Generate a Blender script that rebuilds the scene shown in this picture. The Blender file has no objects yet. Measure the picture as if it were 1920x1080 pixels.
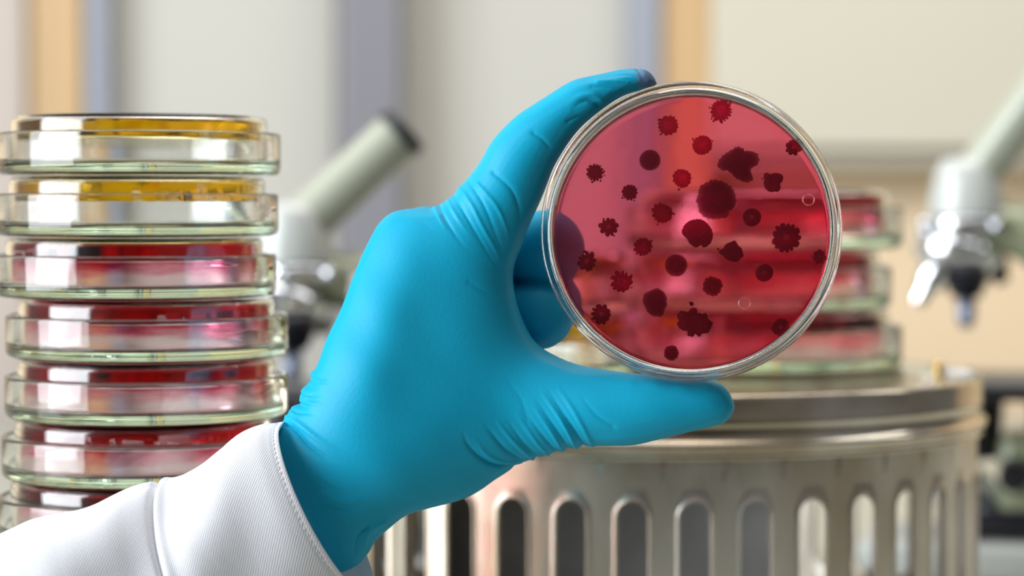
import bpy, bmesh, math, random
import numpy as np
from mathutils import Vector, Matrix
random.seed(7)
PI = math.pi
SC = bpy.context.scene
COL = SC.collection

# ------------------------------------------------------------------ camera
F_PX = 85.0 / 36.0 * 1920
HORIZON = 390.0
PITCH = math.atan((540 - HORIZON) / F_PX)
CAMZ = 1.2
cam = bpy.data.cameras.new('camera')
cam.lens = 85; cam.sensor_width = 36; cam.clip_start = 0.02; cam.clip_end = 50
cam.dof.use_dof = True
cam.dof.focus_distance = 0.769
cam.dof.aperture_fstop = 85 / 13.0
cam.dof.aperture_blades = 0
camo = bpy.data.objects.new('camera', cam); COL.objects.link(camo)
camo.location = (0, 0, CAMZ)
camo.rotation_euler = (PI / 2 - PITCH, 0, 0)
SC.camera = camo

def P(px, py, Y):
    """point at distance Y in front of the camera seen at pixel (px, py)"""
    v = Vector(((px - 960) / F_PX, -(py - 540) / F_PX, -1.0))
    v = Matrix.Rotation(PI / 2 - PITCH, 3, 'X') @ v
    t = Y / v.y
    return Vector((v.x * t, Y, CAMZ + v.z * t))

SC.view_settings.view_transform = 'Standard'
SC.view_settings.look = 'None'
SC.view_settings.gamma = 1
SC.view_settings.exposure = 0.0
SC.view_settings.use_curve_mapping = False
SC.cycles.max_bounces = 20
SC.cycles.transmission_bounces = 20
SC.cycles.use_adaptive_sampling = True
SC.cycles.adaptive_threshold = 0.02
SC.cycles.glossy_bounces = 8
SC.cycles.diffuse_bounces = 4
SC.cycles.transparent_max_bounces = 24
SC.cycles.caustics_reflective = False
SC.cycles.sample_clamp_indirect = 10.0
SC.cycles.use_denoising = True

# ------------------------------------------------------------------ materials
def new_mat(name):
    m = bpy.data.materials.new(name); m.use_nodes = True
    nt = m.node_tree
    for n in list(nt.nodes): nt.nodes.remove(n)
    out = nt.nodes.new('ShaderNodeOutputMaterial')
    return m, nt, out

def N(nt, typ, **kw):
    n = nt.nodes.new(typ)
    for k, v in kw.items():
        if k in n.inputs.keys(): n.inputs[k].default_value = v
        else: setattr(n, k, v)
    return n

def principled(name, col, rough=0.5, metal=0.0, coat=0.0, noise=0.0, nscale=40.0, bump=0.0, bscale=200.0, spec=0.5, sss=0.0, sheen=0.0, col2=None, stretch=None):
    m, nt, out = new_mat(name)
    b = N(nt, 'ShaderNodeBsdfPrincipled')
    b.inputs['Base Color'].default_value = (*col, 1)
    b.inputs['Roughness'].default_value = rough
    b.inputs['Metallic'].default_value = metal
    b.inputs['Coat Weight'].default_value = coat
    b.inputs['Specular IOR Level'].default_value = spec
    b.inputs['Sheen Weight'].default_value = sheen
    if sss:
        b.inputs['Subsurface Weight'].default_value = sss
        b.inputs['Subsurface Radius'].default_value = (0.3, 0.8, 1.0)
        b.inputs['Subsurface Scale'].default_value = 0.004
    tc = N(nt, 'ShaderNodeTexCoord')
    src = tc.outputs['Object']
    if stretch:
        mp = N(nt, 'ShaderNodeMapping'); mp.inputs['Scale'].default_value = stretch
        nt.links.new(src, mp.inputs['Vector']); src = mp.outputs['Vector']
    if noise or col2:
        t = N(nt, 'ShaderNodeTexNoise'); t.inputs['Scale'].default_value = nscale; t.inputs['Detail'].default_value = 5
        nt.links.new(src, t.inputs['Vector'])
        mix = N(nt, 'ShaderNodeMix', data_type='RGBA')
        c2 = col2 or tuple(c * (1 - noise) for c in col)
        mix.inputs[6].default_value = (*col, 1); mix.inputs[7].default_value = (*c2, 1)
        rp = N(nt, 'ShaderNodeMapRange'); rp.inputs[1].default_value = 0.35; rp.inputs[2].default_value = 0.65
        nt.links.new(t.outputs['Fac'], rp.inputs[0]); nt.links.new(rp.outputs[0], mix.inputs[0])
        nt.links.new(mix.outputs[2], b.inputs['Base Color'])
    if bump:
        t = N(nt, 'ShaderNodeTexNoise'); t.inputs['Scale'].default_value = bscale; t.inputs['Detail'].default_value = 3
        nt.links.new(src, t.inputs['Vector'])
        bp = N(nt, 'ShaderNodeBump'); bp.inputs['Strength'].default_value = bump; bp.inputs['Distance'].default_value = 0.001
        nt.links.new(t.outputs['Fac'], bp.inputs['Height']); nt.links.new(bp.outputs['Normal'], b.inputs['Normal'])
    nt.links.new(b.outputs[0], out.inputs['Surface'])
    return m

def glassy(name, sigma, ior=1.5, rough=0.0, tint=(1, 1, 1), bump=0.0, bscale=30.0):
    """clear body with absorption sigma (1/m) per channel"""
    m, nt, out = new_mat(name)
    g = N(nt, 'ShaderNodeBsdfGlass'); g.inputs['IOR'].default_value = ior; g.inputs['Roughness'].default_value = rough
    g.inputs['Color'].default_value = (*tint, 1)
    if bump:
        tc = N(nt, 'ShaderNodeTexCoord')
        t = N(nt, 'ShaderNodeTexNoise'); t.inputs['Scale'].default_value = bscale; t.inputs['Detail'].default_value = 2
        nt.links.new(tc.outputs['Object'], t.inputs['Vector'])
        bp = N(nt, 'ShaderNodeBump'); bp.inputs['Strength'].default_value = bump; bp.inputs['Distance'].default_value = 0.002
        nt.links.new(t.outputs['Fac'], bp.inputs['Height']); nt.links.new(bp.outputs['Normal'], g.inputs['Normal'])
    nt.links.new(g.outputs[0], out.inputs['Surface'])
    d = max(sigma)
    if d > 0:
        v = N(nt, 'ShaderNodeVolumeAbsorption')
        v.inputs['Density'].default_value = d
        v.inputs['Color'].default_value = (*[1 - s / d for s in sigma], 1)
        nt.links.new(v.outputs[0], out.inputs['Volume'])
    return m

# ------------------------------------------------------------------ object helpers
def empty(name, loc=(0, 0, 0), label=None, cat=None, group=None, rot=(0, 0, 0)):
    o = bpy.data.objects.new(name, None); COL.objects.link(o)
    o.empty_display_size = 0.01
    o.location = loc; o.rotation_euler = rot
    if label: o['label'] = label
    if cat: o['category'] = cat
    if group: o['group'] = group
    return o

def mesh_obj(name, verts, faces, mat=None, parent=None, smooth=True, uvs=None):
    me = bpy.data.meshes.new(name)
    me.from_pydata([tuple(v) for v in verts], [], [tuple(f) for f in faces])
    me.validate()
    bm = bmesh.new(); bm.from_mesh(me)
    bmesh.ops.recalc_face_normals(bm, faces=bm.faces)
    bm.to_mesh(me); bm.free()
    if smooth: me.polygons.foreach_set('use_smooth', [True] * len(me.polygons))
    o = bpy.data.objects.new(name, me); COL.objects.link(o)
    if mat: me.materials.append(mat)
    if parent: o.parent = parent
    return o

def bm_obj(name, bm, mat=None, parent=None, smooth=True):
    bmesh.ops.recalc_face_normals(bm, faces=bm.faces)
    me = bpy.data.meshes.new(name); bm.to_mesh(me); bm.free()
    if smooth: me.polygons.foreach_set('use_smooth', [True] * len(me.polygons))
    o = bpy.data.objects.new(name, me); COL.objects.link(o)
    if mat: me.materials.append(mat)
    if parent: o.parent = parent
    return o

def sharp(o, deg=35):
    me = o.data
    bm = bmesh.new(); bm.from_mesh(me)
    for e in bm.edges:
        if len(e.link_faces) == 2 and e.calc_face_angle(0) > math.radians(deg): e.smooth = False
    bm.to_mesh(me); bm.free()
    return o

def lathe(bm, prof, seg=96, closed=True, mtx=None):
    """revolve (r, z) profile about z. closed: the profile is a loop"""
    mtx = mtx or Matrix.Identity(4)
    rings = []
    for r, z in prof:
        if r < 1e-7:
            rings.append([bm.verts.new(mtx @ Vector((0, 0, z)))])
        else:
            rings.append([bm.verts.new(mtx @ Vector((r * math.cos(2 * PI * k / seg), r * math.sin(2 * PI * k / seg), z))) for k in range(seg)])
    n = len(rings)
    for i in range(n if closed else n - 1):
        a, b = rings[i], rings[(i + 1) % n]
        if len(a) == 1 and len(b) == 1: continue
        for k in range(seg):
            k2 = (k + 1) % seg
            if len(a) == 1: bm.faces.new((a[0], b[k2], b[k]))
            elif len(b) == 1: bm.faces.new((a[k], a[k2], b[0]))
            else: bm.faces.new((a[k], a[k2], b[k2], b[k]))

def rounded(pts, rad, n=4, closed=False):
    """round the corners of a profile polyline; rad = radius or list"""
    out = []; m = len(pts)
    for i, p in enumerate(pts):
        r = rad[i] if isinstance(rad, (list, tuple)) else rad
        if (not closed and i in (0, m - 1)) or r <= 0:
            out.append(tuple(p)); continue
        a = Vector(pts[i - 1]); b = Vector(p); c = Vector(pts[(i + 1) % m])
        d1 = (a - b); d2 = (c - b)
        k = min(r, d1.length * 0.48, d2.length * 0.48)
        s = b + d1.normalized() * k; e = b + d2.normalized() * k
        for j in range(n + 1):
            t = j / n
            out.append(tuple((1 - t) ** 2 * s + 2 * t * (1 - t) * b + t * t * e))
    return out

def box(bm, c, s, bevel=0.0, rot=None, seg=2):
    r = bmesh.ops.create_cube(bm, size=1.0)
    vs = r['verts']
    for v in vs: v.co = Vector((v.co.x * s[0], v.co.y * s[1], v.co.z * s[2]))
    if bevel:
        es = set()
        for v in vs: es.update(v.link_edges)
        r2 = bmesh.ops.bevel(bm, geom=list(es), offset=bevel, segments=seg, affect='EDGES', profile=0.6)
        vs = set(r2['verts']) | set(v for v in vs if v.is_valid)
    M = Matrix.Translation(c) @ (rot.to_4x4() if rot else Matrix.Identity(4))
    for v in vs: v.co = M @ v.co

def cyl_between(bm, a, b, ra, rb=None, seg=40, rnd=0.15):
    """solid round bar from a to b with softened ends"""
    rb = ra if rb is None else rb
    a = Vector(a); b = Vector(b); L = (b - a).length
    q = (b - a).to_track_quat('Z', 'Y').to_matrix().to_4x4()
    M = Matrix.Translation(a) @ q
    e = min(ra, rb) * rnd
    prof = rounded([(0, 0), (ra, 0), (rb, L), (0, L)], [0, e, e, 0], 4)
    lathe(bm, prof, seg, closed=False, mtx=M)

def catmull(pts, n=8, closed=False):
    pts = [np.array(p, float) for p in pts]; out = []; m = len(pts)
    rng = range(m if closed else m - 1)
    for i in rng:
        p0 = pts[i - 1] if (closed or i > 0) else pts[0]
        p1 = pts[i]; p2 = pts[(i + 1) % m]
        p3 = pts[(i + 2) % m] if (closed or i + 2 < m) else pts[-1]
        for k in range(n):
            t = k / n
            out.append(0.5 * ((2 * p1) + (-p0 + p2) * t + (2 * p0 - 5 * p1 + 4 * p2 - p3) * t * t + (-p0 + 3 * p1 - 3 * p2 + p3) * t ** 3))
    if not closed: out.append(pts[-1])
    return np.array(out)

def sweep(bm, pts, rad, seg=20):
    """round tube along a 3-d polyline with a radius per point, closed ends"""
    pts = [Vector(p) for p in pts]; n = len(pts)
    rings = []; up = Vector((0, 1, 0))
    for i, p in enumerate(pts):
        t = (pts[min(i + 1, n - 1)] - pts[max(i - 1, 0)]).normalized()
        s = t.cross(up)
        if s.length < 0.1: s = t.cross(Vector((1, 0, 0)))
        s.normalize(); w = s.cross(t).normalized()
        r = rad[i] if hasattr(rad, '__len__') else rad
        rr = r if hasattr(r, '__len__') else (r, r)
        rings.append([bm.verts.new(p + s * rr[0] * math.cos(2 * PI * k / seg) + w * rr[1] * math.sin(2 * PI * k / seg)) for k in range(seg)])
    for a, b in zip(rings, rings[1:]):
        for k in range(seg):
            bm.faces.new((a[k], a[(k + 1) % seg], b[(k + 1) % seg], b[k]))
    bm.faces.new(rings[0][::-1]); bm.faces.new(rings[-1])

def struct(o, name=None):
    o['kind'] = 'structure'; return o

def copy_tree(o, parent=None):
    c = o.copy(); COL.objects.link(c); c.parent = parent
    for ch in list(o.children): copy_tree(ch, c)
    return c

# ------------------------------------------------------------------ table, floor, walls
TABLE = CAMZ - 0.215
m_table = principled('pale bench laminate', (0.42, 0.43, 0.38), 0.3, noise=0.1, nscale=8)
m_floor = principled('floor vinyl', (0.35, 0.33, 0.3), 0.5, noise=0.15, nscale=3)
m_tan = principled('tan wall paint', (0.80, 0.62, 0.42), 0.7, noise=0.05, nscale=2)
m_cream = principled('cream cabinet lacquer', (0.49, 0.475, 0.435), 0.45, noise=0.03, nscale=1.5)
m_creamw = principled('warm cream cabinet lacquer', (0.545, 0.515, 0.42), 0.45, noise=0.03, nscale=1.5)
m_post = principled('blue grey painted post', (0.28, 0.30, 0.36), 0.4)
m_post2 = principled('grey painted column', (0.20, 0.195, 0.225), 0.4)
m_oak = principled('pale oak strip', (0.58, 0.385, 0.20), 0.5, noise=0.2, nscale=10, stretch=(1, 1, 0.1))
m_dark = principled('dark shelf edge', (0.12, 0.10, 0.09), 0.5)

WALLY = 2.62
bm = bmesh.new(); box(bm, (0, WALLY + 0.05, 1.35), (5.0, 0.1, 2.7)); w = struct(bm_obj('wall_back', bm, m_tan, smooth=False))
bm = bmesh.new(); box(bm, (0, 0.4, -0.05), (5.0, 5.0, 0.1)); struct(bm_obj('floor', bm, m_floor, smooth=False))
bench = empty('laboratory_bench', (0, 1.45, 0), 'long pale grey laboratory bench carrying the steel drum, dish stacks and microscopes', 'bench')
bm = bmesh.new(); box(bm, (0, 0.0, TABLE - 0.02), (3.4, 2.1, 0.04), 0.004); bm_obj('worktop', bm, m_table, bench, False)
for sx in (-1, 1):
    for sy in (-1, 1):
        bm = bmesh.new(); box(bm, (sx * 1.6, sy * 0.95, (TABLE - 0.04) / 2), (0.05, 0.05, TABLE - 0.04), 0.004)
        bm_obj('leg', bm, m_post, bench, False)

# wall units and the posts between them, hung on the back wall
def slab(name, x0, x1, ytop, ybot, mat, depth, label=None, cat=None, group=None, kind=None, zb=None, zt=None):
    Yf = WALLY - depth
    a = P(x0, ytop, Yf); b = P(x1, ybot, Yf)
    zt = a.z if zt is None else zt; zb = b.z if zb is None else zb
    bm = bmesh.new()
    box(bm, ((a.x + b.x) / 2, WALLY - depth / 2 - 0.001, (zt + zb) / 2), (b.x - a.x, depth - 0.002, zt - zb), 0.004)
    o = bm_obj(name, bm, mat, None, False)
    if label: o['label'] = label; o['category'] = cat
    if group: o['group'] = group
    if kind: o['kind'] = kind
    return o
ZT = 2.2
slab('wall_panel', -700, 55, 0, 900, principled('pinkish cream panel', (0.49, 0.425, 0.385), 0.5), 0.02, 'pinkish cream wall panel at the far left of the back wall', 'panel', zt=ZT)
slab('trim_1', 58, 158, 0, 900, m_oak, 0.05, kind='structure', zt=ZT)
slab('trim_2', 160, 206, 0, 900, m_post, 0.06, kind='structure', zt=ZT)
slab('wall_panel', 208, 634, 0, 900, m_cream, 0.02, 'cream wall panel between the blue grey post and the wide grey column', 'panel', zt=ZT)
slab('column_1', 636, 752, 0, 900, m_post2, 0.09, kind='structure', zt=ZT)
slab('wall_panel', 754, 1176, 0, 900, m_cream, 0.02, 'cream wall panel behind the gloved hand, right of the wide grey column', 'panel', zt=ZT)
slab('trim_3', 1178, 1238, 0, 900, m_post, 0.06, kind='structure', zt=ZT)
slab('trim_4', 1240, 1334, 0, 900, m_oak, 0.05, kind='structure', zt=ZT)
cab = slab('wall_cabinet', 1338, 2500, -500, 280, m_creamw, 0.09, 'warm cream wall cabinet hanging above the tan wall', 'cabinet', zt=ZT)
a = P(1338, 283, WALLY - 0.085); b = P(2500, 300, WALLY - 0.085)
bm = bmesh.new(); box(bm, ((a.x + b.x) / 2, WALLY - 0.041, a.z - 0.010), (b.x - a.x, 0.078, 0.014), 0.002)
o = bm_obj('bottom_rail', bm, principled('grey cabinet rail', (0.4, 0.36, 0.3), 0.5), None, False)
o.parent = cab

# ------------------------------------------------------------------ petri dishes
m_glass = glassy('soda glass', (3.6, 1.4, 4.6), 1.5, 0.0)
m_glassc = glassy('clear dish glass', (1.5, 1.0, 1.2), 1.45, 0.0, bump=0.05, bscale=60)
m_red = glassy('red agar', (13, 400, 230), 1.34, 0.10)
m_redheld = glassy('red agar of held dish', (1, 310, 225), 1.34, 0.07)
nt = m_redheld.node_tree
_g = [n for n in nt.nodes if n.type == 'BSDF_GLASS'][0]; _o = [n for n in nt.nodes if n.type == 'OUTPUT_MATERIAL'][0]
_t = N(nt, 'ShaderNodeBsdfTranslucent'); _t.inputs['Color'].default_value = (1.0, 0.045, 0.10, 1)
_d = N(nt, 'ShaderNodeBsdfDiffuse'); _d.inputs['Color'].default_value = (1.0, 0.04, 0.10, 1)
_m1 = N(nt, 'ShaderNodeMixShader'); _m1.inputs[0].default_value = 0.5
_m2 = N(nt, 'ShaderNodeMixShader'); _m2.inputs[0].default_value = 0.14
_tp = N(nt, 'ShaderNodeBsdfTransparent')      # the gel lies against the glass: no skin of its own between them
nt.links.new(_t.outputs[0], _m1.inputs[1]); nt.links.new(_d.outputs[0], _m1.inputs[2])
nt.links.new(_tp.outputs[0], _m2.inputs[1]); nt.links.new(_m1.outputs[0], _m2.inputs[2]); nt.links.new(_m2.outputs[0], _o.inputs['Surface'])
m_yel = glassy('amber agar', (2.0, 9, 85), 1.34, 0.08)

def glass_cup(bm, R, H, t, floor_t, up=True, seg=160, rr=0.002):
    """round cup: floor at z=0, wall to z=H, outer radius R"""
    prof = rounded([(0, 0), (R, 0), (R, H), (R - t, H), (R - t, floor_t), (0, floor_t)],
                   [0, rr, t * 0.48, t * 0.48, rr * 0.6, 0], 6)
    if not up: prof = [(r, -z) for r, z in prof]
    lathe(bm, prof, seg, closed=False)

DR, DH = 0.0500, 0.02125      # stacked dish lid radius and pitch
def stacked_dish(name, mat_agar, agar_t=0.0042, reflection_tint=True, seed=0):
    """upside-down dish: wide lid below, narrower base above with the agar under its floor"""
    root = empty(name)
    bm = bmesh.new(); glass_cup(bm, DR, 0.0150, 0.0022, 0.0040, rr=0.0032)
    bm_obj('dish_lid', bm, m_glass, root)
    bm = bmesh.new()
    RB = DR - 0.0046
    prof = rounded([(0, 0), (RB, 0), (RB, -0.0172), (RB - 0.002, -0.0172), (RB - 0.002, -0.0016), (0, -0.0016)],
                   [0, 0.0030, 0.0009, 0.0009, 0.0012, 0], 6)
    lathe(bm, prof, 160, closed=False)
    b = bm_obj('dish_base', bm, m_glass, root); b.location.z = DH - 0.0004
    bm = bmesh.new()
    RA = RB - 0.00225
    film = 0.0006
    zb_ = -0.0017 - agar_t
    prof = [(0, -0.0017), (RA - 0.0009, -0.0017), (RA - 0.0002, -0.0022), (RA, -0.003), (RA, zb_), (RA, zb_ - film * .3), (RA, zb_ - film * .65), (RA, zb_ - film), (RA - 0.00003, zb_ - film), (RA - 0.00012, zb_ - film * .65), (RA - 0.0003, zb_ - film * .3), (RA - 0.0010, zb_), (RA - 0.003, zb_ + 0.0003), (0, zb_ + 0.0004)]
    lathe(bm, prof, 256, closed=False)
    rs = np.random.RandomState(seed + 5); ph = rs.uniform(0, 6, 14); am = rs.uniform(0.2, 1, 14)
    for v in bm.verts:
        an = math.atan2(v.co.y, v.co.x)
        if v.co.z < zb_ - 0.0001:
            f = sum(am[k] * math.sin((k * 3 + 2 + k % 2) * an + ph[k]) for k in range(14)) / 4
            q = (zb_ - v.co.z) / film
            v.co.z = zb_ - film * q * max(0.3, 0.8 + 0.2 * f)
        elif v.co.z < -0.0045: v.co.z -= 0.0006 * math.sin(an + seed)
    ag = bm_obj('agar', bm, mat_agar, root); ag.location.z = DH - 0.0004
    if reflection_tint:      # agar's pink reflection in the base wall, painted on a shell, fading downwards
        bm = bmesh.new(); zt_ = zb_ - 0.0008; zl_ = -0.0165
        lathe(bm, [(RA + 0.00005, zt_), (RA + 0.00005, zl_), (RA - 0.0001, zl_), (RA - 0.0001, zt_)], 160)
        tint_ob = bm_obj('agar_reflection_tint', bm, m_reflection_tint, root); tint_ob.location.z = DH - 0.0004
    return root

m_reflection_tint, nt, out = new_mat('painted magenta agar reflection')  # agar mirrored and refracted in the glass, put into the shell's colour
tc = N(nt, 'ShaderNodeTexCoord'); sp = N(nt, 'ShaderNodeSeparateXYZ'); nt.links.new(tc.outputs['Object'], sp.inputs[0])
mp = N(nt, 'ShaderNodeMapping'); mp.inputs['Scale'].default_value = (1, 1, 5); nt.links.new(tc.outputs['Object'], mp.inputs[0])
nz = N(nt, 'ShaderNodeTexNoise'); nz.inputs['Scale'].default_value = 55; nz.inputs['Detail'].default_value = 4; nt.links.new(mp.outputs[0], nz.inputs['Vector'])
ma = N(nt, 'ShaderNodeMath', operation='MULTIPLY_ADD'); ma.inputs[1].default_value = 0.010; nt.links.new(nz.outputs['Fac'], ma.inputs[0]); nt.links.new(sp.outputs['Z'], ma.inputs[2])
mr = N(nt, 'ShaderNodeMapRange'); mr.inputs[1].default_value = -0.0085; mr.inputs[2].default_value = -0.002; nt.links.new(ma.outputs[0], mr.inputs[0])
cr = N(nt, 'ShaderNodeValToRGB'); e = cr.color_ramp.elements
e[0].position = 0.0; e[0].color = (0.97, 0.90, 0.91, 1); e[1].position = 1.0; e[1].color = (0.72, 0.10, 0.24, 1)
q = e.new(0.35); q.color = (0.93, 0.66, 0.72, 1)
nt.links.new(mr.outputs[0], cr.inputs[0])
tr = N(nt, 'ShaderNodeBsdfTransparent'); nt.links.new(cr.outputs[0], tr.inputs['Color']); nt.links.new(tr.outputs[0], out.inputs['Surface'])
dish_red = stacked_dish('petri_dish', m_red, agar_t=0.0058, seed=1)
dish_yel = stacked_dish('petri_dish', m_yel, agar_t=0.0068, reflection_tint=False, seed=2)
used = set()
def put_dish(kind, x, y, z, rz, label, group, sc=1.0):
    src = dish_red if kind == 'r' else dish_yel
    if kind not in used: used.add(kind); o = src
    else: o = copy_tree(src)
    o.location = (x, y, z); o.rotation_euler = (0, 0, rz); o.scale = (sc, sc, sc)
    o['label'] = label; o['category'] = 'petri dish'; o['group'] = group
    return o

# left stack, twelve dishes standing on the bench; px of the lid centres read along the stack
LY = 0.862
ordn = ['topmost', 'second from the top', 'third from the top', 'fourth from the top', 'fifth from the top', 'sixth from the top', 'seventh from the top',
        'eighth from the top', 'ninth from the top', 'tenth from the top', 'eleventh from the top', 'lowest']
cx = [262, 257, 253, 276, 276, 268, 262, 258, 262, 266, 262, 262]
zb = TABLE
ndish = 12
pitch = DH
G1 = 'inverted petri dishes in the tall stack at the left'
for i in range(ndish):
    k = ndish - 1 - i
    p = P(cx[k], 500, LY)
    kind = 'y' if k < 2 else 'r'
    colr = 'amber' if kind == 'y' else 'red'
    if k == 0: lab = 'inverted petri dish with amber agar, topmost of the tall stack by the sleeve'
    elif k == 1: lab = 'inverted petri dish with amber agar, second from top of the tall stack by sleeve'
    else: lab = 'petri dish with red agar, %s in the tall stack by the sleeve' % ordn[k]
    low = (0.248 - 8 * pitch - 0.0012) / 4           # the four hidden at the foot of the stack are shallower
    z = zb + (i * low if i < 4 else 4 * low + (i - 4) * (pitch + 0.0001)) + 0.0002
    o = put_dish(kind, p.x, LY + random.uniform(-.002, .002), z, random.uniform(0, 6), lab, G1)
    if i < 4: o.scale = (1, 1, (low - 0.0001) / pitch)

# ------------------------------------------------------------------ sterilising drum
BX, BY, BR = P(1222, 500, 1.08).x, 1.08, 0.1435
def zrel(y, Y): return P(960, y, Y).z
YF = BY - 0.145
z_lid = zrel(742, YF); z_line = zrel(795, YF); z_bead = zrel(838, YF); z_skirt = zrel(863, YF)
z_st = zrel(944, YF); z_sb = z_st - 0.0615
m_steel, nt, out = new_mat('worn stained steel')
b = N(nt, 'ShaderNodeBsdfPrincipled'); b.inputs['Metallic'].default_value = 0.92
tc = N(nt, 'ShaderNodeTexCoord')
t1 = N(nt, 'ShaderNodeTexNoise'); t1.inputs['Scale'].default_value = 22; t1.inputs['Detail'].default_value = 6
mp = N(nt, 'ShaderNodeMapping'); mp.inputs['Scale'].default_value = (1, 1, 0.45)
nt.links.new(tc.outputs['Object'], mp.inputs[0]); nt.links.new(mp.outputs[0], t1.inputs['Vector'])
cr = N(nt, 'ShaderNodeValToRGB')
cr.color_ramp.elements[0].position = 0.33; cr.color_ramp.elements[0].color = (0.55, 0.45, 0.32, 1)
cr.color_ramp.elements[1].position = 0.62; cr.color_ramp.elements[1].color = (0.86, 0.81, 0.73, 1)
nt.links.new(t1.outputs['Fac'], cr.inputs[0]); nt.links.new(cr.outputs[0], b.inputs['Base Color'])
t2 = N(nt, 'ShaderNodeTexNoise'); t2.inputs['Scale'].default_value = 60; t2.inputs['Detail'].default_value = 4
nt.links.new(tc.outputs['Object'], t2.inputs['Vector'])
mr = N(nt, 'ShaderNodeMapRange'); mr.inputs[3].default_value = 0.22; mr.inputs[4].default_value = 0.42
nt.links.new(t2.outputs['Fac'], mr.inputs[0]); nt.links.new(mr.outputs[0], b.inputs['Roughness'])
nt.links.new(b.outputs[0], out.inputs['Surface'])
m_steellid = principled('smooth stained steel', (0.90, 0.84, 0.73), 0.17, 0.97, col2=(0.62, 0.52, 0.38), nscale=25, bump=0.08, bscale=40)

drum = empty('sterilising_drum', (BX, BY, TABLE), 'round stained steel sterilising drum with a ring of vertical slots and a flat lid', 'drum')
NS = 37
def drum_body():
    bm = bmesh.new()
    dth = 2 * PI / NS; hw = 0.0059; zt, zbm = z_st - TABLE, z_sb - TABLE
    ztop, zlow = z_skirt - TABLE + 0.006, 0.012
    half = dth / 2 * BR
    zT, zB = zt - hw, zbm + hw
    aT = math.atan2(ztop - zT, half); aB = math.atan2(zB - zlow, half)
    base = []      # (centre z, angle, on the straight?)
    for z in np.linspace(zB, zT, 14)[1:-1]: base.append((z, 0.0))
    for a in list(np.linspace(0, aT, 5)) + list(np.linspace(aT, PI - aT, 9))[1:-1] + list(np.linspace(PI - aT, PI, 5)): base.append((zT, a))
    for z in np.linspace(zT, zB, 14)[1:-1]: base.append((z, PI))
    for a in list(np.linspace(PI, PI + aB, 5)) + list(np.linspace(PI + aB, 2 * PI - aB, 9))[1:-1] + list(np.linspace(2 * PI - aB, 2 * PI, 5)): base.append((zB, a))
    K = len(base)
    def ring_pts(off): return [((hw + off) * math.cos(a), z + (hw + off) * math.sin(a)) for z, a in base]
    rc = []
    for z, a in base:
        c, q = math.cos(a), math.sin(a)
        t = half / abs(c) if abs(c) > 1e-9 else 1e9
        if q > 1e-9: t = min(t, (ztop - z) / q)
        if q < -1e-9: t = min(t, (zlow - z) / q)
        rc.append((t * c, z + t * q))
    flat = [(ring_pts(0), -0.0006), (ring_pts(0.0003), 0.0004), (ring_pts(0.0007), 0.0007), (ring_pts(0.0012), 0.0004), (ring_pts(0.0018), 0.0)]
    o2 = ring_pts(0.0018)
    for f in (0.2, 0.4, 0.6, 0.8, 1.0):
        flat.append(([((1 - f) * p[0] + f * r[0], (1 - f) * p[1] + f * r[1]) for p, r in zip(o2, rc)], 0.0))
    for sidx in range(NS):
        th0 = -PI / 2 + 0.061 + sidx * dth
        rings = [[bm.verts.new(((BR + dr) * math.cos(th0 + p[0] / BR), (BR + dr) * math.sin(th0 + p[0] / BR), p[1])) for p in pts] for pts, dr in flat]
        for a, b in zip(rings, rings[1:]):
            for k in range(K): bm.faces.new((a[k], a[(k + 1) % K], b[(k + 1) % K], b[k]))
    bmesh.ops.remove_doubles(bm, verts=bm.verts, dist=0.00002)
    return bm
o = bm_obj('slotted_wall', drum_body(), m_steel, drum)
md = o.modifiers.new('thick', 'SOLIDIFY'); md.thickness = 0.0008; md.offset = -1
# the sliding band inside the wall that closes the slots at the back
bm = bmesh.new(); arc = np.linspace(math.radians(62), math.radians(138), 80); rg = []
for a in arc:
    c, q = math.cos(a), math.sin(a)
    rg.append([bm.verts.new((r * c, r * q, z)) for r, z in ((BR - 0.0012, 0.014), (BR - 0.0022, 0.014), (BR - 0.0022, z_skirt - TABLE + 0.004), (BR - 0.0012, z_skirt - TABLE + 0.004))])
for x, y in zip(rg, rg[1:]):
    for k in range(4): bm.faces.new((x[k], x[(k + 1) % 4], y[(k + 1) % 4], y[k]))
bm.faces.new(rg[0]); bm.faces.new(rg[-1][::-1])
sharp(bm_obj('shutter_band', bm, principled('dull grey steel band', (0.75, 0.71, 0.65), 0.5, 0.0, noise=0.25, nscale=30), drum))
bm = bmesh.new()
zl = z_lid - TABLE; zn = z_line - TABLE; zbd = z_bead - TABLE; zs = z_skirt - TABLE
R0 = 0.1455
prof = [(0, zl - 0.0012), (R0 - 0.006, zl - 0.0012)]
prof += [(R0 - 0.0035, zl - 0.0004), (R0 - 0.0018, zl), (R0 - 0.0004, zl - 0.0004), (R0, zl - 0.0018)]
prof += [(R0, zn + 0.0016), (R0 + 0.0006, zn + 0.0005), (R0 + 0.0002, zn - 0.0008), (R0, zbd + 0.0034)]
prof += [(R0 + 0.0005 + 0.0019 * math.cos(a), zbd + 0.0019 * math.sin(a)) for a in np.linspace(1.3, -1.3, 9)]
prof += [(R0 + 0.0002, zbd - 0.0028), (R0 + 0.0002, zs + 0.0012), (R0 + 0.0008, zs), (R0 - 0.0004, zs - 0.0004), (R0 - 0.0008, zs + 0.001), (R0 - 0.0008, zl - 0.003), (0, zl - 0.003)]
lathe(bm, prof, 200, closed=False); bm_obj('drum_lid', bm, m_steellid, drum)
bm = bmesh.new(); lathe(bm, rounded([(0, 0), (BR - 0.0005, 0), (BR + 0.0006, 0.0125), (BR - 0.0012, 0.0125), (BR - 0.0014, 0.002), (0, 0.002)], [0, .002, .0004, .0004, .001, 0], 3), 160, closed=False)
bm_obj('drum_bottom', bm, m_steel, drum)
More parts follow.
